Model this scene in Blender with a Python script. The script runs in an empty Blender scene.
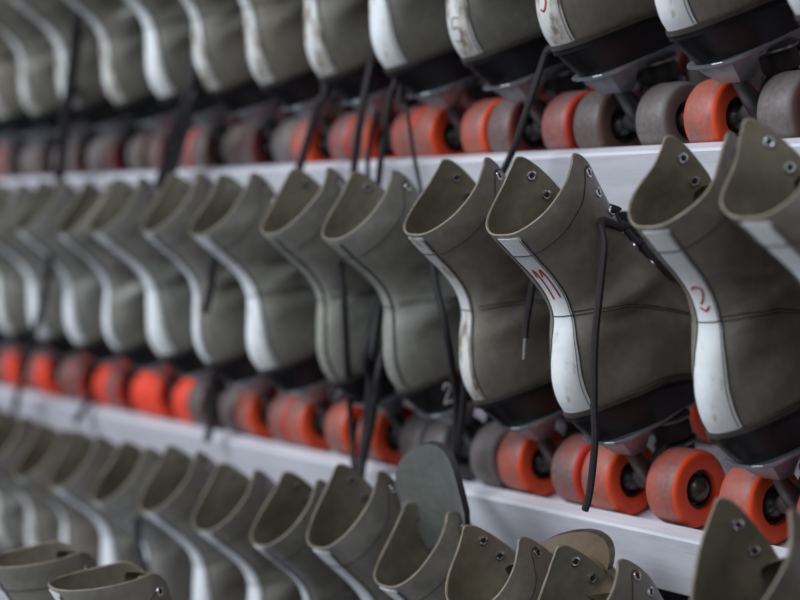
import bpy, math, random
import numpy as np
from mathutils import Matrix, Vector

C = bpy.context.scene.collection
PI = math.pi
rng = random.Random(7)

# ------------------------------------------------------------------ camera
FPX = 1700.0
def cam_axes(vp=(-796, 220), lean=.03):
    u = np.array([vp[0]-400, 300-vp[1], FPX]); u /= np.linalg.norm(u)
    k = -(lean*u[0]+u[1])/u[2]
    up = np.array([lean, 1, k]); up /= np.linalg.norm(up)
    X = -u; Z = up; Y = np.cross(X, Z)
    if Y[2] < 0: Y = -Y
    return np.array([X, Y, Z])          # rows: world axes in (right, up, forward)
WA = cam_axes()
CAMZ = 1.30
def at(px, py, Y):
    """point of the place at depth Y (world, into the rack) seen at a photo position"""
    r = WA @ np.array([px-400, 300-py, FPX])
    p = r*Y/r[1]
    return Vector((p[0], p[1], p[2]+CAMZ))

# ------------------------------------------------------------------ materials
def new_mat(name):
    m = bpy.data.materials.new(name); m.use_nodes = True
    nt = m.node_tree
    b = nt.nodes['Principled BSDF']
    return m, nt, b
def N(nt, t, **kw):
    n = nt.nodes.new(t)
    for k, v in kw.items(): setattr(n, k, v)
    return n
def noise(nt, scale, detail=4, rough=.55, coord='Object', vec_scale=None):
    tc = N(nt, 'ShaderNodeTexCoord'); n = N(nt, 'ShaderNodeTexNoise')
    n.inputs['Scale'].default_value = scale; n.inputs['Detail'].default_value = detail
    n.inputs['Roughness'].default_value = rough
    if vec_scale:
        mp = N(nt, 'ShaderNodeMapping'); mp.inputs['Scale'].default_value = vec_scale
        nt.links.new(tc.outputs[coord], mp.inputs['Vector']); nt.links.new(mp.outputs['Vector'], n.inputs['Vector'])
    else:
        nt.links.new(tc.outputs[coord], n.inputs['Vector'])
    return n
def ramp(nt, src, stops):
    r = N(nt, 'ShaderNodeValToRGB')
    e = r.color_ramp.elements
    while len(e) < len(stops): e.new(.5)
    for q, (p, c) in zip(e, stops):
        q.position = p; q.color = (c[0], c[1], c[2], 1) if hasattr(c, '__len__') else (c, c, c, 1)
    nt.links.new(src, r.inputs['Fac'])
    return r
def mix(nt, fac, a, b, mode='MIX'):
    m = N(nt, 'ShaderNodeMix', data_type='RGBA', blend_type=mode)
    def put(sock, v):
        if hasattr(v, 'is_output'): nt.links.new(v, sock)
        elif hasattr(v, '__len__'): sock.default_value = (v[0], v[1], v[2], 1)
        else: sock.default_value = v
    put(m.inputs[0], fac); put(m.inputs[6], a); put(m.inputs[7], b)
    return m.outputs[2]
def bump(nt, b, h, strength, dist=.002):
    n = N(nt, 'ShaderNodeBump'); n.inputs['Strength'].default_value = strength
    n.inputs['Distance'].default_value = dist
    nt.links.new(h, n.inputs['Height']); nt.links.new(n.outputs['Normal'], b.inputs['Normal'])

def leather_mat(name, tint, rough):
    m, nt, b = new_mat(name)
    oi = N(nt, 'ShaderNodeObjectInfo')
    n1 = noise(nt, 16, 5, .6); n2 = noise(nt, 90, 3); n3 = noise(nt, 420, 2)
    c = mix(nt, 1.0, oi.outputs['Color'], tint, 'MULTIPLY')
    r1 = ramp(nt, n1.outputs['Fac'], [(.3, .78), (.7, 1.16)])
    c = mix(nt, 1.0, c, r1.outputs['Color'], 'MULTIPLY')
    r2 = ramp(nt, n2.outputs['Fac'], [(.35, .9), (.65, 1.08)])
    c = mix(nt, 1.0, c, r2.outputs['Color'], 'MULTIPLY')
    nt.links.new(c, b.inputs['Base Color'])
    r3 = ramp(nt, n1.outputs['Fac'], [(.3, rough-.07), (.7, rough+.1)])
    nt.links.new(r3.outputs['Color'], b.inputs['Roughness'])
    b.inputs['Specular IOR Level'].default_value = .42
    n4 = noise(nt, 17, 4, .5, vec_scale=(1, .9, 3.2))
    ad = N(nt, 'ShaderNodeMath', operation='ADD')
    nt.links.new(n3.outputs['Fac'], ad.inputs[0]); nt.links.new(n2.outputs['Fac'], ad.inputs[1])
    bump(nt, b, ad.outputs[0], .25, .0008)
    bn = [q for q in nt.nodes if q.type == 'BUMP'][0]
    b4 = N(nt, 'ShaderNodeBump'); b4.inputs['Strength'].default_value = .30; b4.inputs['Distance'].default_value = .003
    nt.links.new(n4.outputs['Fac'], b4.inputs['Height']); nt.links.new(b4.outputs['Normal'], bn.inputs['Normal'])
    return m
def plain_mat(name, col, rough=.5, metal=0, var=.15, scale=60, bmp=.1, spec=.5):
    m, nt, b = new_mat(name)
    n = noise(nt, scale, 4)
    r = ramp(nt, n.outputs['Fac'], [(.3, tuple(c*(1-var) for c in col)), (.7, tuple(min(1, c*(1+var)) for c in col))])
    nt.links.new(r.outputs['Color'], b.inputs['Base Color'])
    b.inputs['Roughness'].default_value = rough; b.inputs['Metallic'].default_value = metal
    b.inputs['Specular IOR Level'].default_value = spec
    if bmp: bump(nt, b, n.outputs['Fac'], bmp, .001)
    return m
def wheel_mat():
    m, nt, b = new_mat('wheel_urethane')
    oi = N(nt, 'ShaderNodeObjectInfo')
    tc = N(nt, 'ShaderNodeTexCoord'); sp = N(nt, 'ShaderNodeSeparateXYZ')
    nt.links.new(tc.outputs['Object'], sp.inputs[0])
    def mth(op, a, bb=None):
        q = N(nt, 'ShaderNodeMath', operation=op)
        for i, v in enumerate((a, bb)):
            if v is None: continue
            if hasattr(v, 'is_output'): nt.links.new(v, q.inputs[i])
            else: q.inputs[i].default_value = v
        return q.outputs[0]
    rad = mth('SQRT', mth('ADD', mth('MULTIPLY', sp.outputs[1], sp.outputs[1]), mth('MULTIPLY', sp.outputs[2], sp.outputs[2])))
    n = noise(nt, 55, 4, .65); n2 = noise(nt, 220, 3)
    # ground-in dust of the tread, worn through at its rounded shoulders
    tread = ramp(nt, mth('ADD', mth('MULTIPLY', mth('SUBTRACT', rad, .0335), 420.), mth('MULTIPLY', mth('SUBTRACT', n.outputs['Fac'], .5), .5)),
                 [(.35, 0.0), (.75, .9)])
    dust = ramp(nt, n2.outputs['Fac'], [(.3, (.105, .086, .08)), (.7, (.185, .150, .14))])
    n3 = noise(nt, 26, 3)
    patch = ramp(nt, n3.outputs['Fac'], [(.38, .72), (.6, 1.0)])
    fac = mix(nt, 1.0, tread.outputs['Color'], patch.outputs['Color'], 'MULTIPLY')
    fac = mix(nt, 1.0, fac, oi.outputs['Alpha'], 'MULTIPLY')
    c = mix(nt, fac, oi.outputs['Color'], dust.outputs['Color'])
    nt.links.new(c, b.inputs['Base Color'])
    b.inputs['Roughness'].default_value = .5
    b.inputs['Subsurface Weight'].default_value = 0
    bump(nt, b, n2.outputs['Fac'], .15, .0006)
    return m
def tape_mat(name, col, dirt, amount):
    m, nt, b = new_mat(name)
    n = noise(nt, 38, 6, .7, vec_scale=(1.6, 1, .55)); n2 = noise(nt, 150, 4)
    r = ramp(nt, n.outputs['Fac'], [(amount, 0.0), (amount+.13, 1.0)])
    w = mix(nt, n2.outputs['Fac'], tuple(c*.86 for c in col), col)
    d = mix(nt, n2.outputs['Fac'], tuple(c*.6 for c in dirt), dirt)
    c = mix(nt, r.outputs['Color'], w, d)
    nt.links.new(c, b.inputs['Base Color']); b.inputs['Roughness'].default_value = .45
    bump(nt, b, n2.outputs['Fac'], .25, .0006)
    return m
def paint_wood():
    m, nt, b = new_mat('white_painted_wood')
    n = noise(nt, 9, 6, .65, vec_scale=(.6, 6, 6)); n2 = noise(nt, 70, 4, .7, vec_scale=(.25, 3, 3))
    r = ramp(nt, n.outputs['Fac'], [(.3, (.57, .56, .61)), (.7, (.70, .69, .735))])
    r2 = ramp(nt, n2.outputs['Fac'], [(.25, .82), (.5, 1.0)])
    c = mix(nt, 1.0, r.outputs['Color'], r2.outputs['Color'], 'MULTIPLY')
    nt.links.new(c, b.inputs['Base Color']); b.inputs['Roughness'].default_value = .42
    bump(nt, b, n2.outputs['Fac'], .2, .001)
    return m

M = dict(
    leather=leather_mat('olive_leather', (1, 1, 1), .33),
    lining=leather_mat('boot_lining', (.92, .9, .78), .6),
    rim=plain_mat('raw_leather_edge', (.20, .165, .12), .6, var=.25, scale=120),
    white=tape_mat('white_tape', (.80, .82, .83), (.42, .34, .25), .585),
    white_worn=tape_mat('worn_white_tape', (.66, .66, .64), (.30, .235, .16), .50),
    thread=plain_mat('dark_thread', (.035, .032, .028), .8, bmp=0),
    sole=plain_mat('black_heel_rubber', (.012, .012, .014), .38, var=.4, scale=45, bmp=.2, spec=.35),
    welt=plain_mat('tan_welt', (.055, .046, .038), .5, var=.35, scale=80),
    alu=plain_mat('cast_aluminium', (.36, .37, .40), .42, .85, var=.2, scale=50),
    steel=plain_mat('dull_steel', (.33, .33, .34), .32, .95, var=.2, scale=80),
    blackmetal=plain_mat('black_bearing_cap', (.02, .02, .021), .3, .3, var=.3),
    hubcap=plain_mat('dark_hub_cap', (.07, .068, .066), .26, .6, var=.3, scale=70),
    darkalu=plain_mat('grimy_cast_metal', (.13, .125, .125), .42, .7, var=.35, scale=60),
    chrome=plain_mat('nickel_eyelet', (.72, .73, .76), .22, 1.0, var=.06),
    eyehole=plain_mat('eyelet_hole', (.015, .013, .012), .8, bmp=0),
    lace=plain_mat('black_lace', (.013, .010, .012), .75, var=.3, scale=500, bmp=.35),
    cushion=plain_mat('dark_rubber_cushion', (.03, .025, .025), .55),
    stop=plain_mat('toe_stop_rubber', (.09, .05, .045), .7),
    red=plain_mat('red_marker', (.36, .025, .03), .55, bmp=0),
    whiteink=plain_mat('white_paint_mark', (.72, .72, .74), .5, bmp=0),
    greyink=plain_mat('grey_paint_mark', (.27, .25, .24), .5, bmp=0),
    wheel=wheel_mat(), wood=paint_wood(),
    wall=plain_mat('grey_wall_paint', (.17, .17, .18), .7, var=.1, scale=8),
    floor=plain_mat('dark_floor', (.10, .085, .07), .55, var=.25, scale=7),
)

# ------------------------------------------------------------------ mesh helpers
class MB:
    def __init__(s): s.v = []; s.f = []; s.mi = []
    def grid(s, P, close_u=False, close_v=False, mi=0, flip=False):
        P = np.asarray(P); nu, nv = P.shape[:2]; o = len(s.v)
        s.v.extend(map(tuple, P.reshape(-1, 3)))
        for i in range(nu if close_u else nu-1):
            for j in range(nv if close_v else nv-1):
                a, b = o+i*nv+j, o+((i+1) % nu)*nv+j
                c, d = o+((i+1) % nu)*nv+(j+1) % nv, o+i*nv+(j+1) % nv
                s.f.append((a, d, c, b) if flip else (a, b, c, d)); s.mi.append(mi)
        return o
    def poly(s, pts, mi=0):
        o = len(s.v); s.v.extend(map(tuple, pts)); s.f.append(tuple(range(o, o+len(pts)))); s.mi.append(mi)
    def loft(s, rings, mi=0, caps=True):
        """closed rings of equal length"""
        s.grid(rings, close_v=True, mi=mi)
        if caps: s.poly(list(rings[0])[::-1], mi); s.poly(rings[-1], mi)
    def box(s, x0, x1, y0, y1, z0, z1, mi=0, bev=.0):
        b = min(bev, (x1-x0)/3, (y1-y0)/3, (z1-z0)/3)
        def ring(i, z):
            return [(x0+i, y0+i+b, z), (x0+i+b, y0+i, z), (x1-i-b, y0+i, z), (x1-i, y0+i+b, z),
                    (x1-i, y1-i-b, z), (x1-i-b, y1-i, z), (x0+i+b, y1-i, z), (x0+i, y1-i-b, z)]
        if b > 0: s.loft([ring(b, z0), ring(0, z0+b), ring(0, z1-b), ring(b, z1)], mi)
        else: s.loft([[(x0, y0, z), (x1, y0, z), (x1, y1, z), (x0, y1, z)] for z in (z0, z1)], mi)
    def tube(s, pts, rx, ry=None, n=8, mi=0, ref=(0, 1, 0), taper=None):
        ry = ry or rx; pts = [np.array(p, float) for p in pts]; rings = []
        for i, p in enumerate(pts):
            t = pts[min(i+1, len(pts)-1)]-pts[max(i-1, 0)]; t /= (np.linalg.norm(t)+1e-12)
            r = np.array(ref, float); a = np.cross(t, r)
            if np.linalg.norm(a) < .2: a = np.cross(t, np.array([1., .3, 0]))
            a /= np.linalg.norm(a); b = np.cross(t, a)
            k = taper[i] if taper else 1
            rings.append([p+a*rx*k*math.cos(q)+b*ry*k*math.sin(q) for q in np.linspace(0, 2*PI, n, endpoint=False)])
        s.loft(rings, mi)
    def lathe(s, prof, axis='x', n=40, off=(0, 0, 0), mi=0, closed=False):
        """prof: (along axis, radius)"""
        rings = []
        for a, r in prof:
            ring = []
            for q in np.linspace(0, 2*PI, n, endpoint=False):
                c, d = r*math.cos(q), r*math.sin(q)
                p = {'x': (a, c, d), 'y': (d, a, c), 'z': (c, d, a)}[axis]
                ring.append((p[0]+off[0], p[1]+off[1], p[2]+off[2]))
            rings.append(ring)
        if closed: s.grid(rings, close_u=True, close_v=True, mi=mi)
        else: s.loft(rings, mi)
    def mesh(s, name, mats, smooth=True, ang=40):
        me = bpy.data.meshes.new(name); me.from_pydata(s.v, [], s.f)
        for m in mats: me.materials.append(m)
        me.polygons.foreach_set('material_index', s.mi)
        import bmesh
        bm = bmesh.new(); bm.from_mesh(me)
        bmesh.ops.recalc_face_normals(bm, faces=bm.faces[:]); bm.to_mesh(me); bm.free()
        if smooth:
            me.polygons.foreach_set('use_smooth', [True]*len(me.polygons))
            me.set_sharp_from_angle(angle=math.radians(ang))
        me.update(); return me
def link(name, me, parent=None, color=None):
    o = bpy.data.objects.new(name, me); C.objects.link(o)
    if parent: o.parent = parent
    if color: o.color = (*color, 1) if len(color) == 3 else color
    return o
def spline(pts, n=8):
    P = [np.array(p, float) for p in pts]; P = [2*P[0]-P[1]]+P+[2*P[-1]-P[-2]]; out = []
    for i in range(1, len(P)-2):
        for k in range(n):
            t = k/n; a, b, c, d = P[i-1:i+3]
            out.append(.5*(2*b+(c-a)*t+(2*a-5*b+4*c-d)*t*t+(3*b-a-3*c+d)*t**3))
    out.append(P[-2]); return out

# ------------------------------------------------------------------ boot surface
BK = ([0, .014, .03, .062, .088, .103, .128, .150, .178, .24], [-.075, -.080, -.081, -.072, -.0635, -.0645, -.075, -.090, -.108, -.135])
FR = ([0, .018, .034, .05, .062, .075, .09, .11, .14, .17, .2, .24], [.214, .222, .212, .178, .136, .101, .074, .047, .021, .008, .002, -.006])
TOP = ([0, .12, .25, .4, .55, .68, .78, .86, .92, .965, 1.0], [.178, .179, .183, .190, .200, .2105, .2205, .2275, .2215, .207, .188])
def interp(x, t):
    # smooth cubic through table
    xs, ys = t
    i = np.clip(np.searchsorted(xs, x)-1, 0, len(xs)-2); xs = np.array(xs); ys = np.array(ys)
    m = np.gradient(ys, xs)
    h = xs[i+1]-xs[i]; q = (np.asarray(x)-xs[i])/h
    return ((2*q**3-3*q**2+1)*ys[i]+(q**3-2*q**2+q)*h*m[i]+(-2*q**3+3*q**2)*ys[i+1]+(q**3-q**2)*h*m[i+1])
def sole_z(y):
    y = np.asarray(y); q = np.clip((y-.0)/.105, 0, 1); q = q*q*(3-2*q)
    return .136-.024*q+np.clip((y-.14)/.08, 0, 1)**2*.008
class Boot:
    def __init__(s, seed, lean=0, splay=1.0, foot=1, k=1.0, dy=0.0, twist=0.0, rise=1.0):
        s.rise = rise
        s.lean, s.splay, s.foot, s.k, s.dy, s.tw = lean, splay, foot, k, dy, twist
        r = random.Random(seed)
        s.waves = [(r.uniform(-1, 1), r.uniform(20, 70), r.uniform(-60, 60), r.uniform(0, 6)) for _ in range(5)]
        s.cr = [(r.uniform(.07, .115), r.uniform(-.03, .05), r.uniform(.0030, .0060), r.choice((-1, 1, 1))) for _ in range(6)]
    def gap(s, h):
        q = np.clip((h-.088)/.14, 0, 1)
        return PI*(.015+.245*s.splay*q**.8*np.clip((h-.06)/.03, 0, 1))
    def pt(s, sv, h, off=0.0):
        """sv in -1..1 round the boot (0 at the back), h height above the sole"""
        sv = np.asarray(sv, float); h = np.asarray(h, float)
        th = sv*(PI-s.gap(h))
        yb = interp(h, BK); yf = interp(h, FR)
        a = (yf-yb)/2; yc = (yf+yb)/2
        y = yc-a*np.cos(th)
        yn = (y-yb)/(yf-yb)
        low = np.clip(1-(h-.03)/.06, 0, 1); low = low*low*(3-2*low)
        wl = .0385+.0125*np.exp(-((yn-.68)/.28)**2)
        wu = np.interp(h, [.03, .05, .075, .095, .125, .178, .24], [.044, .0425, .0365, .0345, .0375, .0425, .0385])+.006*(s.splay-1)*np.clip((h-.13)/.1, 0, 1)
        w = low*wl+(1-low)*wu
        w = w*np.interp(h, [0, .008, .02, .03], [.91, .96, .99, 1])
        sn = np.sin(th); p = .86
        x = w*np.sign(sn)*np.abs(sn)**p
        # toe cap closes over the top
        x = x*(1-low*.25*np.clip((h-.03)/.03, 0, 1)*np.clip((yn-.6)/.4, 0, 1))
        # medial curve of the foot
        x = x+s.foot*.010*low*np.clip((y-.02)/.2, 0, 1)**2
        # creases round the ankle, slack leather
        side = np.abs(np.sin(th))
        d = 0
        for (h0, y0, am, sg) in s.cr:
            d = d+am*sg*np.exp(-((h-h0-(y-y0)*.25*sg)/.0085)**2)*np.exp(-((y-y0)/.05)**2)*side
        for (c, fx, fz, ph) in s.waves:
            d = d+.0018*c*np.sin(y*fx+h*fz*(1.5)+ph)*np.clip(side*1.4, 0, 1)
        nx, ny = np.sin(th), -np.cos(th)
        x = x+nx*(d+off); y = y+ny*(d*.4+off)
        # leaning ankle
        q = np.clip((h-.05)/.15, 0, 2)
        x = x+s.lean*q
        y = y+s.dy*q+s.tw*q*np.sin(th)
        z = sole_z(y-s.dy*q)+h*s.k
        return np.stack([x, y, z], -1)
    def top(s, sv):
        return .178+s.rise*(interp(np.abs(np.asarray(sv, float)), TOP)-.178)
    def shell(s):
        nu, nv = 110, 46
        sv = np.linspace(-1, 1, nu); sv = .55*sv+.45*np.sign(sv)*np.abs(sv)**.55*1.0
        sv = np.sort(sv); vv = np.linspace(0, 1, nv)
        S, V = np.meshgrid(sv, vv, indexing='ij'); H = V*s.top(S)
        O = s.pt(S, H)
        I = s.pt(S, H, -.0024)
        b = MB(); b.grid(O, mi=0); b.grid(I, mi=1, flip=True)
        # raw edge all round (rounded)
        for sl in ((slice(None), -1), (0, slice(None)), (-1, slice(None))):
            o, i = O[sl], I[sl]; mid = (o+i)/2
            lift = np.zeros_like(mid)
            if sl[0] == slice(None): lift[..., 2] = .0011
            b.grid(np.stack([o, mid+lift, i], 0), mi=2)
        # insole
        return b
    def x_to_s(s, x, h):
        """lateral distance from the back seam -> param"""
        w = .042
        return np.sign(x)*(np.abs(x)/w)**(1/.86)/PI
STAY = .0145
def make_skate(p):
    B = Boot(p['seed'], p.get('lean', 0), p.get('splay', 1), p.get('foot', 1), p.get('k', 1), p.get('dy', 0), p.get('twist', 0), p.get('rise', 1))
    root = bpy.data.objects.new('roller_skate', None); C.objects.link(root)
    root.empty_display_size = .05
    root.matrix_world = Matrix.Translation(p['loc']) @ Matrix.Rotation(p['tilt'], 4, 'X') @ Matrix.Rotation(math.radians(p.get('yaw', 0)), 4, 'Z')
    root['label'] = p['label']; root['category'] = 'roller skate'; root['group'] = p['group']
    col = p['col']
    # boot ----------------------------------------------------------------
    link('boot', B.shell().mesh('boot', [M['leather'], M['lining'], M['rim']], ang=60), root, col)
    # insole closes the bottom
    b = MB(); th = np.linspace(-.999, .999, 60)
    R0 = B.pt(th, np.full(60, .004), -.002); b.poly(R0)
    link('insole', b.mesh('insole', [M['lining']]), root, tuple(c*.8 for c in col))
    # back stay -------------------------------------------------------------
    st = p.get('stay', 'white'); wd = p.get('stay_w', STAY)
    hs = np.linspace(.001, .1745, 44); xs = np.linspace(-wd, wd, 13); sc = p.get('stay_c', 0)
    X, Hh = np.meshgrid(xs, hs, indexing='ij')
    pinch = np.interp(Hh, [0, .05, .09, .13, .18], [1.08, 1.0, .86, .95, 1.05])
    Sx = B.x_to_s(X*pinch+sc, Hh)
    O = B.pt(Sx, Hh, .0013); I = B.pt(Sx, Hh, -.0005)
    O[0] = B.pt(Sx[0], Hh[0], .0002); O[-1] = B.pt(Sx[-1], Hh[-1], .0002)
    b = MB(); b.grid(O); b.grid(I, flip=True)
    for sl in ((slice(None), -1), (slice(None), 0)):
        b.grid(np.stack([O[sl], I[sl]], 0))
    so = link('back_stay', b.mesh('back_stay', [M[st]], ang=70), root, tuple(min(1, c*1.12) for c in col))
    if st != 'leather': so['label'] = 'white stripe down the back of the boot' if st == 'white' else 'dirty white stripe down the back of the boot'
    # stitching ---------------------------------------------------------------
    b = MB()
    def run(sv, h, r=.00045, off=.0003):
        b.tube(B.pt(np.array(sv), np.array(h), off), r, n=5)
    for sg in (-1, 1):
        q = np.linspace(.1, .9, 40)*sg
        run(q, B.top(q)-.024*np.interp(np.abs(q), [0, .7, .9], [1, 1, .5]))            # collar seam
        q = np.linspace(.115, .62, 40)*sg
        hh = np.interp(np.abs(q), [.1, .25, .4, .62], [.092, .090, .083, .056])
        run(q, hh); run(q, hh-.0035, .0004)
        for e in (.9, 1.0):
            h = np.linspace(.004, .172, 40); pin = np.interp(h, [0, .05, .09, .13, .18], [1.08, 1.0, .86, .95, 1.05])
            x = sc+sg*wd*pin*(.90 if e < 1 else 1.02)
            run(B.x_to_s(x, h), h, .0003 if e < 1 else .0006, .0015 if e < 1 else .0006)
        q = np.linspace(.0, .19, 14)*sg                                                 # bars across the stay
    for h0 in (.089, .155):
        q = B.x_to_s(sc+np.linspace(-1, 1, 11)*wd*.9, h0); run(q, np.full(11, h0), .0005, .0016)
    link('stitching', b.mesh('stitching', [M['thread']]), root)
    # tongue -------------------------------------------------------------------
    tg = p.get('tongue', 0)        # 0 short, >0 pulled up by that much
    hv = np.linspace(.062, .185, 22); sx = np.linspace(-1, 1, 15)
    P = np.zeros((15, 22, 3))
    for j, h in enumerate(hv):
        f = B.pt(1.0, h); g = B.pt(-1.0, h); c = (f+g)/2
        wdt = np.interp(h, [.06, .09, .185], [.012, .022, .031])
        for i, x in enumerate(sx):
            rr = 1 if j < 19 else math.sqrt(max(.03, 1-((j-18)/3.3)**2))
            P[i, j] = c+np.array([x*wdt*rr, -.007-.012*x*x+.004*(1-x*x), 0])
    if tg:
        ext = []
        b0 = P[:, -3].mean(0); n = 48
        for k in range(1, n+1):
            q = k/n; ang = p.get('tongue_ang', 1.15)
            y = b0[1]+tg*q*math.cos(ang)*.9+.02*q*q; z = b0[2]+tg*q*math.sin(ang)
            rr = math.sqrt(max(.02, 1-max(0, (q-.6)/.4)**2.4))
            ext.append([(b0[0]+p.get('tongue_x', 0)*min(1, 1.6*q)+x*(.033+(p.get('tongue_w', .04)-.033)*min(1, 2*q))*rr, y-.016*(x*rr)**2+.004, z) for x in sx])
        P = np.concatenate([P[:, :-3], np.array(ext).transpose(1, 0, 2)], 1)
    b = MB(); b.grid(P, mi=0); Q = P+np.array([0, -.0032 if not tg else -.007, 0]); b.grid(Q, mi=1, flip=True)
    for sl in ((0, slice(None)), (-1, slice(None)), (slice(None), -1), (slice(None), 0)):
        mid = (P[sl]+Q[sl])/2
        b.grid(np.stack([P[sl], Q[sl]], 0), mi=2)
    tm = [M['leather'], M['lining'], M['rim'] if not tg else M['cushion'] if p['tongue_w'] > .051 else M['welt']]
    to = link('tongue', b.mesh('tongue', tm, ang=60), root, p.get('tongue_col', tuple(c*.85 for c in col)))
    if tg: to['label'] = 'tall tongue pulled up above the collar'
    # eyelets ---------------------------------------------------------------------
    EH = [.208, .187, .166, .146, .127, .109]
    eyes = {}
    for sg in (-1, 1):
        for n_, h in enumerate(EH):
            h *= (.178+B.rise*.0495)/.2275
            s0 = (.875, .885, .90, .915, .92, .915)[n_]
            P0 = B.pt(sg*s0, h); d1 = B.pt(sg*(s0-.02), h)-B.pt(sg*(s0+.02), h); d2 = B.pt(sg*s0, h+.004)-B.pt(sg*s0, h-.004)
            nn = np.cross(d1, d2); nn /= np.linalg.norm(nn)
            if nn[0]*sg < 0: nn = -nn
            eyes[sg, n_] = (P0, nn)
            e = link('eyelet', EYE, root)
            zz = Vector(nn); e.matrix_local = Matrix.Translation(Vector(P0)+zz*.0002) @ zz.to_track_quat('Z', 'Y').to_matrix().to_4x4()
    # lacing ------------------------------------------------------------------------
    b = MB()
    for n_ in range(p.get('laced', 3), 6):
        A, nA = eyes[-1, n_]; D, nD = eyes[1, n_]
        mid = (A+D)/2+np.array([0, .010, .004])
        b.tube(spline([A+nA*.0005, A+nA*.003+np.array([0, .003, 0]), mid, D+nD*.003+np.array([0, .003, 0]), D+nD*.0005], 5), .0042, .0022, ref=(0, 0, 1))
        if n_ < 5:
            for sg in (-1, 1):
                A, nA = eyes[sg, n_+1]; D, nD = eyes[-sg, n_]
                mid = (A+D)/2+np.array([0, .012+.004*(sg+1)/2, .006])
                b.tube(spline([A+nA*.002, mid, D+nD*.002], 6), .0042, .0022, ref=(0, 0, 1))
    link('lacing', b.mesh('lacing', [M['lace']]), root)
    p['eyes'] = eyes
    # sole, heel ---------------------------------------------------------------------
    b = MB(); th = np.linspace(-1, 1, 90)
    base = B.pt(th, np.zeros(90), .0022)
    base[:, 0] -= 0
    t0 = base.copy(); t0[:, 2] = sole_z(t0[:, 1])+.0012
    t1 = base.copy(); t1[:, 2] = sole_z(t1[:, 1])-.007
    b.loft([t0[:-1], t1[:-1]])
    m_ = (base[:, 1] < .085); hb = base[m_]
    # order is contiguous except that the mask keeps the rear arc
    r0 = hb.copy(); r0[:, 2] = sole_z(hb[:, 1])-.002
    r1 = hb.copy(); r1 = r1*np.array([.93, 1, 1]); r1[:, 1] = np.where(r1[:, 1] < 0, r1[:, 1]*.86, r1[:, 1]); r1[:, 2] = .117
    r2 = hb.copy(); r2 = r2*np.array([.86, 1, 1]); r2[:, 1] = np.where(r2[:, 1] < 0, r2[:, 1]*.70, r2[:, 1]); r2[:, 2] = .1005
    b.loft([r0, r1, r2])
    link('sole', b.mesh('sole', [M['sole']], ang=35), root)
    b = MB(); w0 = B.pt(th[m_], np.zeros(m_.sum()), .0006); w1 = B.pt(th[m_], np.zeros(m_.sum()), .0034)
    rings = []
    for k in range(len(w0)):
        z = sole_z(w0[k, 1])
        rings.append([(*w0[k, :2], z+.0032), (*w1[k, :2], z+.0022), (*w1[k, :2], z-.0022), (*w0[k, :2], z-.0022)])
    b.loft(rings)
    link('welt', b.mesh('welt', [M['welt']], ang=50), root)
    # markings -------------------------------------------------------------------------
    for mk in p.get('marks', []):
        b = MB()
        for stroke in mk['strokes']:
            pts = spline(stroke, 5) if len(stroke) > 2 else np.linspace(stroke[0], stroke[1], 8)
            pts = np.array([q[:2] for q in pts])
            if mk['on'] == 'stay':
                q = B.pt(B.x_to_s(pts[:, 0]+sc, 0), pts[:, 1], .0013)
            else:
                q = []
                half = [i for i in range(len(r1)) if r1[i, 0] >= -1e-6]
                half.sort(key=lambda i: abs(th[m_][i]))
                arc = np.concatenate([[0], np.cumsum(np.linalg.norm(np.diff(r1[half][:, :2], axis=0), axis=1))])
                for (u, z) in pts:
                    f = np.clip((z-.117)/.017, 0, 1); g = np.clip((.117-z)/.0165, 0, 1)
                    ring = (r1*(1-f-g)+r0*f+r2*g)[half]
                    y = np.interp(u, arc, r1[half][:, 1]); x = np.interp(y, ring[:, 1], ring[:, 0]); y = max(y, ring[0, 1])
                    k = int(np.clip(np.searchsorted(arc, u), 1, len(arc)-1)); tx, ty = r1[half][k, :2]-r1[half][k-1, :2]; tl = math.hypot(tx, ty)+1e-9
                    q.append((x-.0009*ty/tl*(-1), y-.0009*tx/tl, z-.0004))
            b.tube(q, mk['w'], .0005 if mk['on'] == 'stay' else .0006, n=8, ref=(0, -1, 0) if mk['on'] == 'stay' else (1, 0, 0))
        o = link('painted_number', b.mesh('painted_number', [M[mk['mat']]]), root); o['label'] = mk['label']
    # undercarriage (shared meshes) --------------------------------------------------------
    link('plate', PLATE, root)
    for y, me in ((0, TRUCK_R), (.165, TRUCK_F)):
        t = link('truck', me, root); t.location = (0, y, 0)
        c = link('cushion', CUSH, t); c.location = (0, .040 if y == 0 else -.040, 0)
        for i_, sg in enumerate((-1, 1)):
            wc = p['wheels'][i_ if y == 0 else 1-i_]
            w = link('wheel', WHEEL, root, wc); w.location = (sg*(.0430 if y == 0 else .0405), y, WR); w.rotation_euler = (rng.uniform(0, 6), 0, 0 if sg > 0 else PI)
            link('hub', HUB, w)
    link('toe_stop', STOP, root)
    return root

# ------------------------------------------------------------------ shared skate pieces
WR = .036
b = MB(); hw = .0195
prof = [(-hw+.001, .0185), (-hw, .021), (-hw, .0310), (-hw+.0012, .0332), (-hw+.004, .0352), (-hw+.008, WR), (hw-.008, WR), (hw-.004, .0352), (hw-.0012, .0332),
        (hw, .0310), (hw, .021), (hw-.001, .0185), (hw-.008, .0175), (-hw+.008, .0175)]
b.lathe(prof, 'x', 56, closed=True); WHEEL = b.mesh('wheel', [M['wheel']], ang=50)
b = MB()
for sg in (-1, 1):
    b.lathe([(sg*(hw-.0095), .0177), (sg*(hw-.005), .0177), (sg*(hw-.005), .0155), (sg*(hw-.008), .0145), (sg*(hw-.008), .0)], 'x', 32, mi=0)
    b.lathe([(sg*(hw-.0081), .0135)]+[(sg*(hw-.008+.0125*math.sin(q)), .0130*math.cos(q)) for q in np.linspace(0, 1.5, 9)], 'x', 24, mi=1)
HUB = b.mesh('hub', [M['blackmetal'], M['hubcap']], ang=40)
b = MB()     # eyelet
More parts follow.
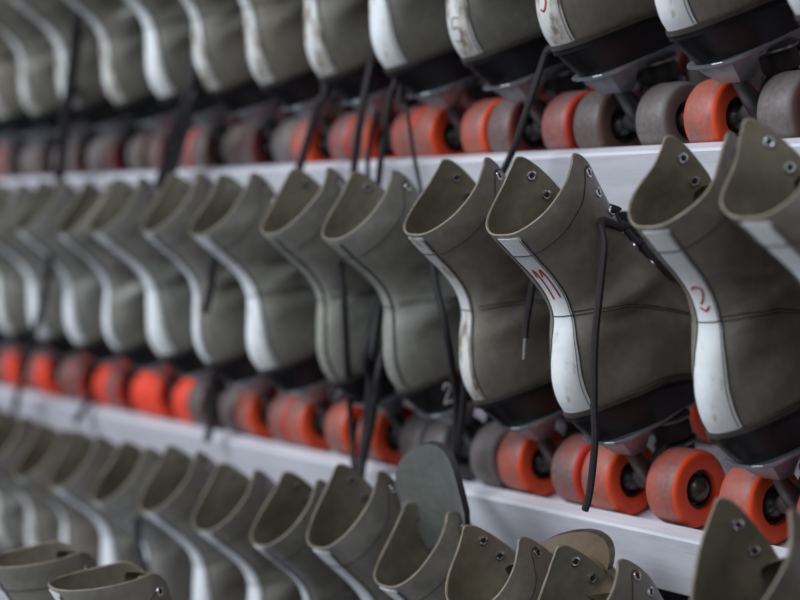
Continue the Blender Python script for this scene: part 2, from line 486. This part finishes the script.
b.lathe([(.0002, .0024), (.0009, .0026), (.0013, .0034), (.0009, .0046), (-.0003, .0049), (-.0003, .0030), (-.0026, .0030), (-.0026, .0049), (-.0036, .0046), (-.0040, .0034), (-.0036, .0024)], 'z', 22, mi=0, closed=True)
b.lathe([(-.0034, .0026), (.0003, .0026)], 'z', 14, mi=1)
EYE = b.mesh('eyelet', [M['chrome'], M['eyehole']])
b = MB()     # sole plate with its cast heel flange
def plate_ring(z, g=0):
    pts = []
    for y, w in ((-.0545, .012), (-.051, .021), (-.043, .027), (-.02, .0315), (.01, .031), (.05, .024), (.10, .027), (.15, .036), (.19, .034), (.208, .022), (.213, .010)):
        pts.append((w-g, y, z))
    return pts+[(-x, y, z) for x, y, z in pts[::-1]]
b.loft([plate_ring(.0972, .001), plate_ring(.0976), plate_ring(.1), plate_ring(.1006, .001)])
for (y0, y1, zt) in ((-.042, -.006, .0), (.150, .190, .0)):
    yc = (y0+y1)/2
    b.loft([[(-.021, y0, .098), (.021, y0, .098), (.021, y1, .098), (-.021, y1, .098)],
            [(-.0195, y0+.004, .090), (.0195, y0+.004, .090), (.020, y1, .090), (-.020, y1, .090)],
            [(-.011, y0+.016, .075), (.011, y0+.016, .075), (.012, y1-.004, .073), (-.012, y1-.004, .073)]])
b.box(-.006, .006, -.01, .16, .084, .097, bev=.002)
for y in (.04, .125): b.lathe([(.066, .006), (.0975, .0065)], 'z', 14, (0, y, 0))
PLATE = b.mesh('plate', [M['alu']], ang=30)
def truck(sg):
    b = MB()
    b.tube([(-.0225, 0, WR), (-.012, 0, WR+.003), (0, sg*.004, WR+.004), (.012, 0, WR+.003), (.0225, 0, WR)], .0105, .0105, n=16, mi=0, taper=[.6, 1.0, 1.35, 1.0, .6])
    b.tube([(0, 0, WR+.004), (0, sg*.018, WR+.016), (0, sg*.040, WR+.026)], .011, .007, n=12, mi=0, ref=(1, 0, 0))     # yoke to the king pin
    b.tube([(0, 0, WR+.004), (0, -sg*.010, WR+.022), (0, -sg*.018, .078)], .007, .008, n=12, mi=0, taper=[1.3, 1, .8])   # pivot
    b.lathe([(-.062, .0036), (.062, .0036)], 'x', 12, (0, 0, WR), mi=1)
    for s in (-1, 1): b.lathe([(s*.0560, .0062), (s*.0610, .0062), (s*.0620, .005)], 'x', 6, (0, 0, WR), mi=1)
    return b.mesh('truck', [M['darkalu'], M['steel']], ang=40)
TRUCK_R, TRUCK_F = truck(1), truck(-1)
b = MB()
b.lathe([(.044, .013), (.046, .0165), (.056, .0175), (.0585, .0165), (.0585, .012)], 'z', 28, mi=0)
b.lathe([(.0585, .019), (.0595, .0205), (.0615, .0205), (.0625, .019)], 'z', 28, mi=1)
b.lathe([(.0625, .0135), (.066, .0175), (.078, .0175), (.082, .0155), (.0835, .015)], 'z', 28, mi=0)
b.lathe([(.0835, .019), (.0845, .020), (.0865, .020), (.088, .018)], 'z', 28, mi=1)
b.lathe([(.036, .0075), (.044, .0075)], 'z', 6, mi=1)
CUSH = b.mesh('cushion', [M['cushion'], M['steel']], ang=35)
b = MB(); b.lathe([(.050, .0), (.050, .017), (.053, .0205), (.066, .0205), (.070, .017), (.072, .008), (.097, .007)], 'z', 28, (0, .232, 0))
b.loft([[(-.01, .205, z), (.01, .205, z), (.008, .238, z), (-.008, .238, z)] for z in (.0955, .1005)])
STOP = b.mesh('toe_stop', [M['stop']], ang=40)

# ------------------------------------------------------------------ the rack
ROW = {}      # lip edge height, tilt, how far the lip stands above the board, rear axle distance from the lip edge, lip thickness
LIPY = 1.069
for r, (zk, tl, rise, d) in {1: (.0949, 24.0, .026, .054), 2: (-.2266, 21.0, .015, .052), 3: (-.2266-.3080, 21.0, .015, .052)}.items():
    reach = math.sqrt(WR**2-(WR-rise)**2)
    ROW[r] = dict(z=CAMZ+zk*LIPY, tilt=math.radians(tl), rise=rise, d=d, T=d-reach-.0006)
XL, XR = -3.75, -.45
for r, q in ROW.items():
    e = bpy.data.objects.new('display_shelf', None); C.objects.link(e)
    e.matrix_world = Matrix.Translation((0, LIPY, q['z'])) @ Matrix.Rotation(q['tilt'], 4, 'X')
    e['category'] = 'shelf'; e['group'] = 'tilted shelves of the skate rack'
    e['label'] = {1: 'white painted tilted shelf highest in view, carrying skates with their tops cut off',
                  2: 'white painted tilted shelf in the middle, carrying whole skates with red wheels',
                  3: 'white tilted shelf hidden under the lowest full row of skates'}[r]
    b = MB(); b.box(XL, XR, q['T']+.0004, .345, -q['rise']-.019, -q['rise'], bev=.0015); link('board', b.mesh('board', [M['wood']], ang=30), e)
    b = MB(); b.box(XL, XR, 0, q['T'], -.060, .0, bev=.0022); link('front_lip', b.mesh('front_lip', [M['wood']], ang=30), e)
def struct(name, x0, x1, y0, y1, z0, z1, m):
    b = MB(); b.box(x0, x1, y0, y1, z0, z1); o = link(name, b.mesh(name, [m], False)); o['kind'] = 'structure'; return o
struct('wall_back', -4.2, 1.2, 1.46, 1.54, 0, 2.7, M['wall'])
struct('floor', -4.2, 1.2, -2.6, 1.54, -.05, 0, M['floor'])
for i, x in enumerate((XL-.03, XR+.0)):
    b = MB(); b.box(x, x+.03, 1.07, 1.459, 0.0, 2.0, bev=.002)
    o = link('rack_upright', b.mesh('rack_upright', [M['wood']], ang=30)); o['category'] = 'post'
    o['label'] = ('white painted upright board closing the far end of the rack', 'white painted upright board closing the near end of the rack')[i]

# ------------------------------------------------------------------ the skates
ORG = (.85, .085, .02, .92); RED = (.55, .045, .025); MAR = (.16, .028, .026); BRN = (.12, .065, .05); GRY = (.16, .15, .145); HOT = (.95, .06, .018, .15)
OL = (.200, .188, .160)
def tone(f, w=0): return (OL[0]*f*(1+w), OL[1]*f, OL[2]*f*(1-w))
TWO = [[(-.5, .55), (-.3, .9), (.1, 1.0), (.45, .75), (.35, .35), (-.1, -.25), (-.55, -.85), (-.5, -.95), (0, -.9), (.6, -.95)]]
def fit(strokes, cx, cy, sx, sy): return [[(cx+a*sx, cy+b_*sy) for a, b_ in s] for s in strokes]
ELEVEN = [[(-.9, .5), (-.35, 1.0), (-.35, -1.0)], [(.2, .55), (.7, 1.0), (.75, -.9)]]
FIVE = [[(.55, .95), (-.4, .95), (-.5, .15), (.2, .25), (.55, -.3), (.1, -.9), (-.6, -.75)]]
SEVEN = [[(-.7, .8), (.0, 1.0), (.7, .75), (.35, .1), (-.2, -.3)], [(-.5, -.55), (.2, -.8), (.8, -.5)]]

rows = {
 # X, yaw(deg, + = toe to the left), lean, stay, extras
 1: [(-0.899, 3, 0, 'white', {}), (-1.041, 6, .0, 'white', dict(wheels=(ORG, GRY))),
     (-1.191, 4, .0, 'white_worn', dict(wheels=(BRN, GRY), marks=[dict(on='stay', strokes=fit(FIVE, 0, .047, .006, .012), w=.0012, mat='red', label='small red painted figure')])),
     (-1.326, 4, .0, 'white_worn', dict(wheels=(MAR, RED), marks=[dict(on='stay', strokes=fit(FIVE, .002, .031, .0075, .012), w=.0012, mat='greyink', label='grey painted 5')])),
     (-1.459, 6, .0, 'white', dict(wheels=(ORG, ORG))), (-1.586, 4, 0, 'white_worn', dict(wheels=(ORG, ORG))), (-1.714, 3, .0, 'white_worn', dict(wheels=(ORG, RED))),
     (-1.844, 3, 0, 'white_worn', dict(wheels=(MAR, GRY))), (-1.971, 6, 0, 'white', dict(wheels=(BRN, BRN))), (-2.101, 2, 0, 'white_worn', dict(wheels=(MAR, RED))),
     (-2.249, 5, 0, 'white_worn', dict(wheels=(MAR, BRN))), (-2.384, 0, 0, 'white_worn', dict(wheels=(BRN, GRY))), (-2.514, 3, 0, 'white_worn', dict(wheels=(BRN, GRY))), (-2.642, 3, 0, 'white_worn', dict(wheels=(BRN, GRY))), (-2.774, 3, 0, 'white_worn', dict(wheels=(BRN, RED))), (-2.909, 3, 0, 'white_worn', dict(wheels=(BRN, RED)))],
 2: [(-.828, 5, -.035, 'white', dict(k=1.10, wheels=(RED, ORG))), (-0.978, 8, .016, 'white', dict(k=1.06, wheels=(ORG, RED), marks=[dict(on='stay', strokes=fit(SEVEN, 0, .108, .008, .012), w=.0011, mat='red', label='faded red scribbled number')])),
     (-1.157, 8, .012, 'white', dict(wheels=(ORG, ORG), splay=1.0, marks=[dict(on='stay', strokes=fit(ELEVEN, .001, .122, .0085, .016), w=.0011, mat='red', label='red painted 11')])),
     (-1.288, -5, .022, 'white_worn', dict(wheels=(ORG, RED))),
     (-1.418, -4, .004, 'leather', dict(wheels=(GRY, GRY), marks=[dict(on='heel', strokes=fit(TWO, .0385, .1195, .0075, .0105), w=.0013, mat='whiteink', label='white painted 2')])),
     (-1.545, -6, .016, 'leather', dict(wheels=(ORG, GRY))), (-1.7, 7, .0, 'white', dict(wheels=(ORG, ORG))),
     (-1.826, -6, .01, 'white', dict(wheels=(ORG, RED))), (-1.953, 7, .0, 'white', dict(wheels=(BRN, BRN))), (-2.08, -4, .012, 'white', dict(wheels=(HOT, HOT))),
     (-2.207, 2, .0, 'white', dict(wheels=(RED, HOT))), (-2.334, 4, .0, 'white', dict(wheels=(RED, HOT))), (-2.461, 0, .0, 'white', dict(wheels=(HOT, RED))), (-2.588, 0, .0, 'white', dict(wheels=(HOT, RED))), (-2.716, 0, .0, 'white', dict(wheels=(RED, RED))), (-2.844, 0, .0, 'white', dict(wheels=(RED, RED)))],
 3: [(-0.745, 6, .0, 'leather', dict(k=1.12)), (-.862, 4, .0, 'leather', dict(k=1.32, col=tone(.72, .06))), (-1.064, 2, .0, 'leather', dict(tongue=.036, tongue_ang=1.25, tongue_x=-.068, tongue_w=.050, tongue_col=(.11, .075, .045))),
     (-1.182, 5, .0, 'white', dict(splay=1.25)),
     (-1.31, 2, .0, 'white', dict(tongue=.115, tongue_ang=1.8, tongue_x=.006, tongue_w=.052, tongue_col=(.13, .14, .145))), (-1.430, 6, .014, 'white', dict(k=1.12)), (-1.556, -6, .035, 'white', dict(k=1.04)),
     (-1.682, 7, .012, 'white', {}), (-1.810, 7, .012, 'white', {}), (-1.942, -6, .014, 'white', {}), (-2.069, 7, .004, 'white', {}), (-2.196, -4, .03, 'white', {}), (-2.323, 3, .02, 'white_worn', {}), (-2.45, 3, .02, 'white_worn', {}), (-2.577, 3, .02, 'white_worn', {}), (-2.704, 3, .02, 'white_worn', {})],
}
LABELS = {
 1: ['grey-tan roller skate cut off by the top right corner, on the top shelf',
     'top shelf roller skate, second from the right, wide clean white stripe above a black heel',
     'top shelf roller skate with a small red figure on its dirty stripe',
     'top shelf roller skate with a grey painted 5 on its stripe',
     'top shelf roller skate directly left of the one with a grey 5',
     'top shelf roller skate, second left of the one with a grey 5, between hanging laces',
     'top shelf roller skate, third left of the one with a grey 5, stained stripe',
     'top shelf roller skate with dull maroon wheels, fourth left of the grey 5',
     'top shelf roller skate with brown wheels and shining stripe, left of a hanging lace pair',
     'blurred top shelf roller skate, first right of the lace hanging near the left edge',
     'blurred top shelf roller skate, first left of the lace hanging near the left edge',
     'blurred top shelf roller skate, second left of the lace near the left edge',
     'blurred top shelf roller skate whose heel stripe meets the left edge of the photo'],
 2: ['middle shelf roller skate cut off by the right edge, nearest the viewer',
     'middle shelf roller skate with a faded red scribble on its broad white stripe',
     'middle shelf roller skate with red 11 on its white stripe, lace hanging beside it',
     'middle shelf roller skate with narrow dirty stripe, directly left of the red 11 one',
     'middle shelf roller skate with plain grey back and white 2 on its heel',
     'middle shelf roller skate with plain grey back, left of the one with heel number 2',
     'middle shelf roller skate with broad stained stripe, directly left of two plain grey-backed ones',
     'middle shelf roller skate with a short lace end dangling against its right side',
     'middle shelf roller skate with broad bluish white stripe over dirty brown wheels',
     'blurred middle shelf roller skate directly above the brightest red-orange wheels',
     'blurred middle shelf roller skate, first left of the one above the brightest wheels',
     'blurred middle shelf roller skate beside the long lace crossing the shelf at far left',
     'blurred middle shelf roller skate, second from the left edge',
     'blurred middle shelf roller skate cut by the left edge'],
 3: ['lowest row roller skate cut by the bottom right corner',
     'lowest row dark open roller skate, second from the right, below the red scribbled one',
     'lowest row roller skate with an arched brown tongue curving behind its pointed flaps',
     'lowest row roller skate between the tall grey tongue and the arched brown tongue',
     'lowest row roller skate with a tall rounded grey tongue against the shelf above',
     'lowest row roller skate with laces dropping into its open collar',
     'lowest row roller skate with thin stripe, left of the one laces drop into',
     'lowest row roller skate with broad pale stripe, second left of the laces',
     'lowest row roller skate with a long black lace hanging down its left side',
     'lowest row roller skate first left of the long hanging black lace',
     'blurred lowest row roller skate, second left of the long hanging black lace',
     'blurred lowest row roller skate, third left of the long hanging black lace',
     'blurred lowest row roller skate, fourth left of the long hanging black lace',
     'blurred lowest row roller skate, fifth left of the long hanging black lace'],
}
EXTRA = {1: 'very blurred top shelf roller skate at the far left end of its row', 2: 'very blurred middle shelf roller skate at the far left end of its row',
         3: 'very blurred lowest row roller skate at the far left end of its row'}
GROUP = {1: 'skates on the top shelf', 2: 'skates on the middle shelf', 3: 'skates on the lowest shelf'}
SK = {}
for r, lst in rows.items():
    for i, (x, yaw, lean, stay, ex) in enumerate(lst):
        rr = random.Random(r*100+i)
        wc = ex.get('wheels', (ORG, RED))
        p = dict(seed=r*31+i, loc=Matrix.Translation((x, LIPY, ROW[r]['z'])) @ Matrix.Rotation(ROW[r]['tilt'], 4, 'X') @ Vector((0, ROW[r]['d'], -ROW[r]['rise'])), tilt=ROW[r]['tilt'], yaw=yaw*.2, stay_c=.0008*yaw, lean=lean, stay=stay,
                 foot=1 if yaw > 0 else -1, splay=rr.uniform(.85, 1.15), k=rr.uniform(.975, 1.02), dy=rr.uniform(-.006, .005),
                 col=tone(rr.uniform(.9, 1.1), rr.uniform(-.04, .05)), wheels=wc, label=LABELS[r][i] if i < len(LABELS[r]) else EXTRA[r], group=GROUP[r] if i < len(LABELS[r]) else GROUP[r]+', far left end', laced=3 if rr.random() < .6 else 4)
        p.update({k: v for k, v in ex.items() if k != 'wheels'})
        if r == 2 and i > 3: p['col'] = tone(rr.uniform(1.12, 1.3), rr.uniform(-.05, -.01))
        if r == 2 and i == 2: p.update(k=1.015, dy=0, laced=2)
        if r == 2 and i == 1: p.update(dy=0)
        SK[r, i] = (make_skate(p), p)

# two odd skates on a low ledge in front of the rack
P1 = at(51, 588, .64)
LZ = P1.z-.314
P2 = P1+Vector((-.132, -.012, 0))
o = bpy.data.objects.new('bench', None); C.objects.link(o); o.location = (0, 0, 0)
o['label'] = 'low white bench in front of the lowest shelf, under two odd skates'; o['category'] = 'bench'
b = MB(); b.box(-2.3, -1.15, .45, 1.03, LZ-.03, LZ, bev=.002); link('bench_top', b.mesh('bench_top', [M['wood']], ang=30), o)
for lx in (-2.28, -1.75, -1.2):
    for ly in (.47, .99):
        b = MB(); b.box(lx, lx+.03, ly, ly+.03, 0, LZ-.0302, bev=.001); link('leg', b.mesh('leg', [M['wood']], ang=30), o)
for j, (P, yaw, lab) in enumerate(((P1, -4, 'roller skate at bottom left in front of the lowest row, open collar with two eyelets'),
                                   (P2, -4, 'roller skate in the bottom left corner in front of the lowest row, white stripe'))):
    loc = P-Matrix.Rotation(math.radians(yaw), 3, 'Z') @ Vector((0, -.108, .314))
    pp = dict(seed=900+j, loc=(loc.x, loc.y, LZ), tilt=0, yaw=yaw, lean=0, stay='white', foot=1, col=tone(1.0), wheels=(ORG, RED), label=lab, group='skates on the bench', laced=4, rise=.25)
    SK[4, j] = (make_skate(pp), pp)

# ------------------------------------------------------------------ hanging laces
def hang(owner, pts, w=.0034, aglet=False, start=None, lab=None):
    root, p = SK[owner]
    inv = root.matrix_world.inverted()
    P = [at(*q) for q in pts]
    if start is not None:
        e = p['eyes'][start]; P = [root.matrix_world @ Vector(e[0]+e[1]*.001)]+P
    P = [inv @ q for q in P]
    S = spline([tuple(q) for q in P], 7)
    b = MB(); b.tube(S, w*1.25, w, n=8, ref=tuple((inv.to_3x3() @ Vector((.5, 1, 0))).normalized()))
    o = link('lace', b.mesh('lace', [M['lace']]), root)
    if aglet:
        d = np.array(S[-1])-np.array(S[-3]); d /= np.linalg.norm(d)
        b = MB(); b.tube([np.array(S[-1])-d*.002, np.array(S[-1])+d*.020], .0016, n=8)
        link('lace_tip', b.mesh('lace_tip', [M['chrome']]), o)
def mind(Y): return Y
# top shelf
hang((1, 3), [(552, 30, 1.035), (545, 55, 1.035), (530, 100, 1.025), (515, 145, 1.024), (503, 172, 1.035)], start=(1, 4))
hang((1, 5), [(376, 40, 1.035), (371, 65, 1.035), (362, 110, 1.025), (355, 160, 1.035), (352, 200, 1.035)], .0045, start=(1, 4))
hang((1, 5), [(396, 70, 1.035), (390, 95, 1.025), (382, 150, 1.028), (377, 195, 1.035)], .0036, start=(1, 5))
hang((1, 5), [(377, 110, 1.000), (369, 150, 1.028), (368, 175, 1.035), (373, 195, 1.035)], .0026)
hang((1, 4), [(400, 90, 1.025), (407, 110, 1.025), (413, 150, 1.028), (424, 205, 1.035)], .0022, start=(1, 4))
hang((1, 6), [(325, 80, 1.025), (318, 105, 1.025), (305, 150, 1.028), (293, 190, 1.035), (289, 212, 1.035)], .0050, start=(1, 4))
hang((1, 6), [(293, 198, 1.035), (283, 195, 1.035), (276, 202, 1.035), (287, 210, 1.035), (297, 208, 1.035), (304, 215, 1.035), (297, 220, 1.035)], .0036)
hang((1, 8), [(193, 75, 0.982), (186, 100, 0.995), (172, 140, 1.021), (157, 190, 1.035)], .0062, start=(1, 4))
hang((1, 8), [(197, 85, 0.988), (190, 110, 1.000), (178, 155, 1.031), (163, 195, 1.035)], .00580, start=(1, 5))
hang((1, 10), [(80, 10, 0.955), (75, 50, 0.970), (67, 110, 1.000), (59, 185, 1.035)], .0078, start=(1, 4))
# middle shelf
hang((2, 2), [(601, 222, .985), (604, 245, .975), (600, 290, .972), (595, 340, .972), (594, 400, .975), (595, 440, .98), (590, 490, .985), (585, 510, .985)], .0034, start=(1, 3))
hang((2, 3), [(534, 275, 1.01), (530, 300, 1.005), (526, 325, 1.005), (525, 338, 1.005)], .0034, True, start=(1, 4))
hang((2, 4), [(430, 240, 1.00), (436, 285, .985), (446, 330, .985), (456, 400, 1.03), (453, 460, 1.04), (453, 505, 1.02)], .0036, start=(1, 3))
hang((2, 4), [(468, 340, 1.00), (466, 370, 1.01), (463, 410, 1.03), (456, 460, 1.045), (450, 505, 1.025)], .0036, start=(1, 5))
hang((2, 5), [(342, 255, .985), (344, 300, .98), (347, 360, 1.0), (350, 410, 1.04), (354, 470, 1.04), (358, 520, 1.0)], .0036, start=(1, 3))
hang((2, 5), [(374, 340, 1.00), (373, 360, 1.01), (370, 390, 1.03), (366, 430, 1.045), (359, 480, 1.04), (357, 500, 1.01)], .0052, start=(1, 4))
hang((2, 5), [(378, 360, 1.07), (366, 380, 1.05), (350, 388, 1.04), (338, 400, 1.04), (332, 396, 1.04), (342, 380, 1.04), (360, 372, 1.05)], .0030)
hang((2, 7), [(217, 255, .98), (211, 285, .975), (205, 312, .975)], .0045, start=(1, 4))
hang((2, 11), [(52, 250, .96), (45, 290, .96), (34, 335, .98), (20, 385, 1.03), (12, 425, 1.04)], .0050, start=(1, 3))
hang((2, 7), [(214, 370, 1.03), (213, 395, 1.045), (211, 420, 1.05), (207, 442, 1.045)], .0050)
hang((2, 9), [(101, 382, 1.10), (92, 396, 1.075), (83, 410, 1.055), (76, 422, 1.05)], .0050)
hang((2, 5), [(366, 345, 1.0), (371, 380, 1.015), (372, 420, 1.03), (362, 465, 1.04), (358, 500, 1.01)], .0050, start=(1, 5))
hang((2, 5), [(380, 365, 1.0), (377, 395, 1.02), (370, 425, 1.035), (360, 470, 1.04), (356, 495, 1.015)], .0042, start=(1, 5))
# lowest shelf
hang((3, 8), [(150, 470, 1.02), (141, 500, .97), (137, 535, .95), (145, 570, .95), (153, 605, .95)], .0050)

# ------------------------------------------------------------------ camera, light
cam = bpy.data.cameras.new('camera'); co = bpy.data.objects.new('camera', cam); C.objects.link(co)
R = Matrix((tuple(WA[:, 0]), tuple(WA[:, 1]), tuple(-WA[:, 2]))).transposed()
co.matrix_world = Matrix.Translation((0, 0, CAMZ)) @ R.to_4x4()
cam.sensor_width = 36; cam.lens = FPX*36/800
cam.clip_start = .05
cam.dof.use_dof = True; cam.dof.focus_distance = 1.47; cam.dof.aperture_fstop = cam.lens/1000/.029
bpy.context.scene.camera = co

w = bpy.data.worlds.new('world'); bpy.context.scene.world = w; w.use_nodes = True
bg = w.node_tree.nodes['Background']; bg.inputs[0].default_value = (.80, .88, 1.0, 1); bg.inputs[1].default_value = .30
def area(name, loc, target, sx, sy, e, col):
    l = bpy.data.lights.new(name, 'AREA'); l.shape = 'RECTANGLE'; l.size = sx; l.size_y = sy; l.energy = e; l.color = col
    o = bpy.data.objects.new(name, l); C.objects.link(o); o.location = loc
    o.rotation_euler = (Vector(target)-Vector(loc)).to_track_quat('-Z', 'Y').to_euler()
area('window_daylight', (-1.9, -1.9, 3.0), (-1.6, 1.0, 1.2), 2.6, 1.6, 135, (.84, .92, 1.0))
area('ceiling_lamp', (.6, -.6, 3.0), (-1.3, 1.0, 1.2), 1.4, 1.2, 14, (1.0, .97, .93))

vs = bpy.context.scene.view_settings
bpy.context.scene.display_settings.display_device = 'sRGB'
vs.view_transform = 'Standard'; vs.look = 'None'; vs.gamma = 1; vs.use_curve_mapping = False; vs.exposure = 0.0
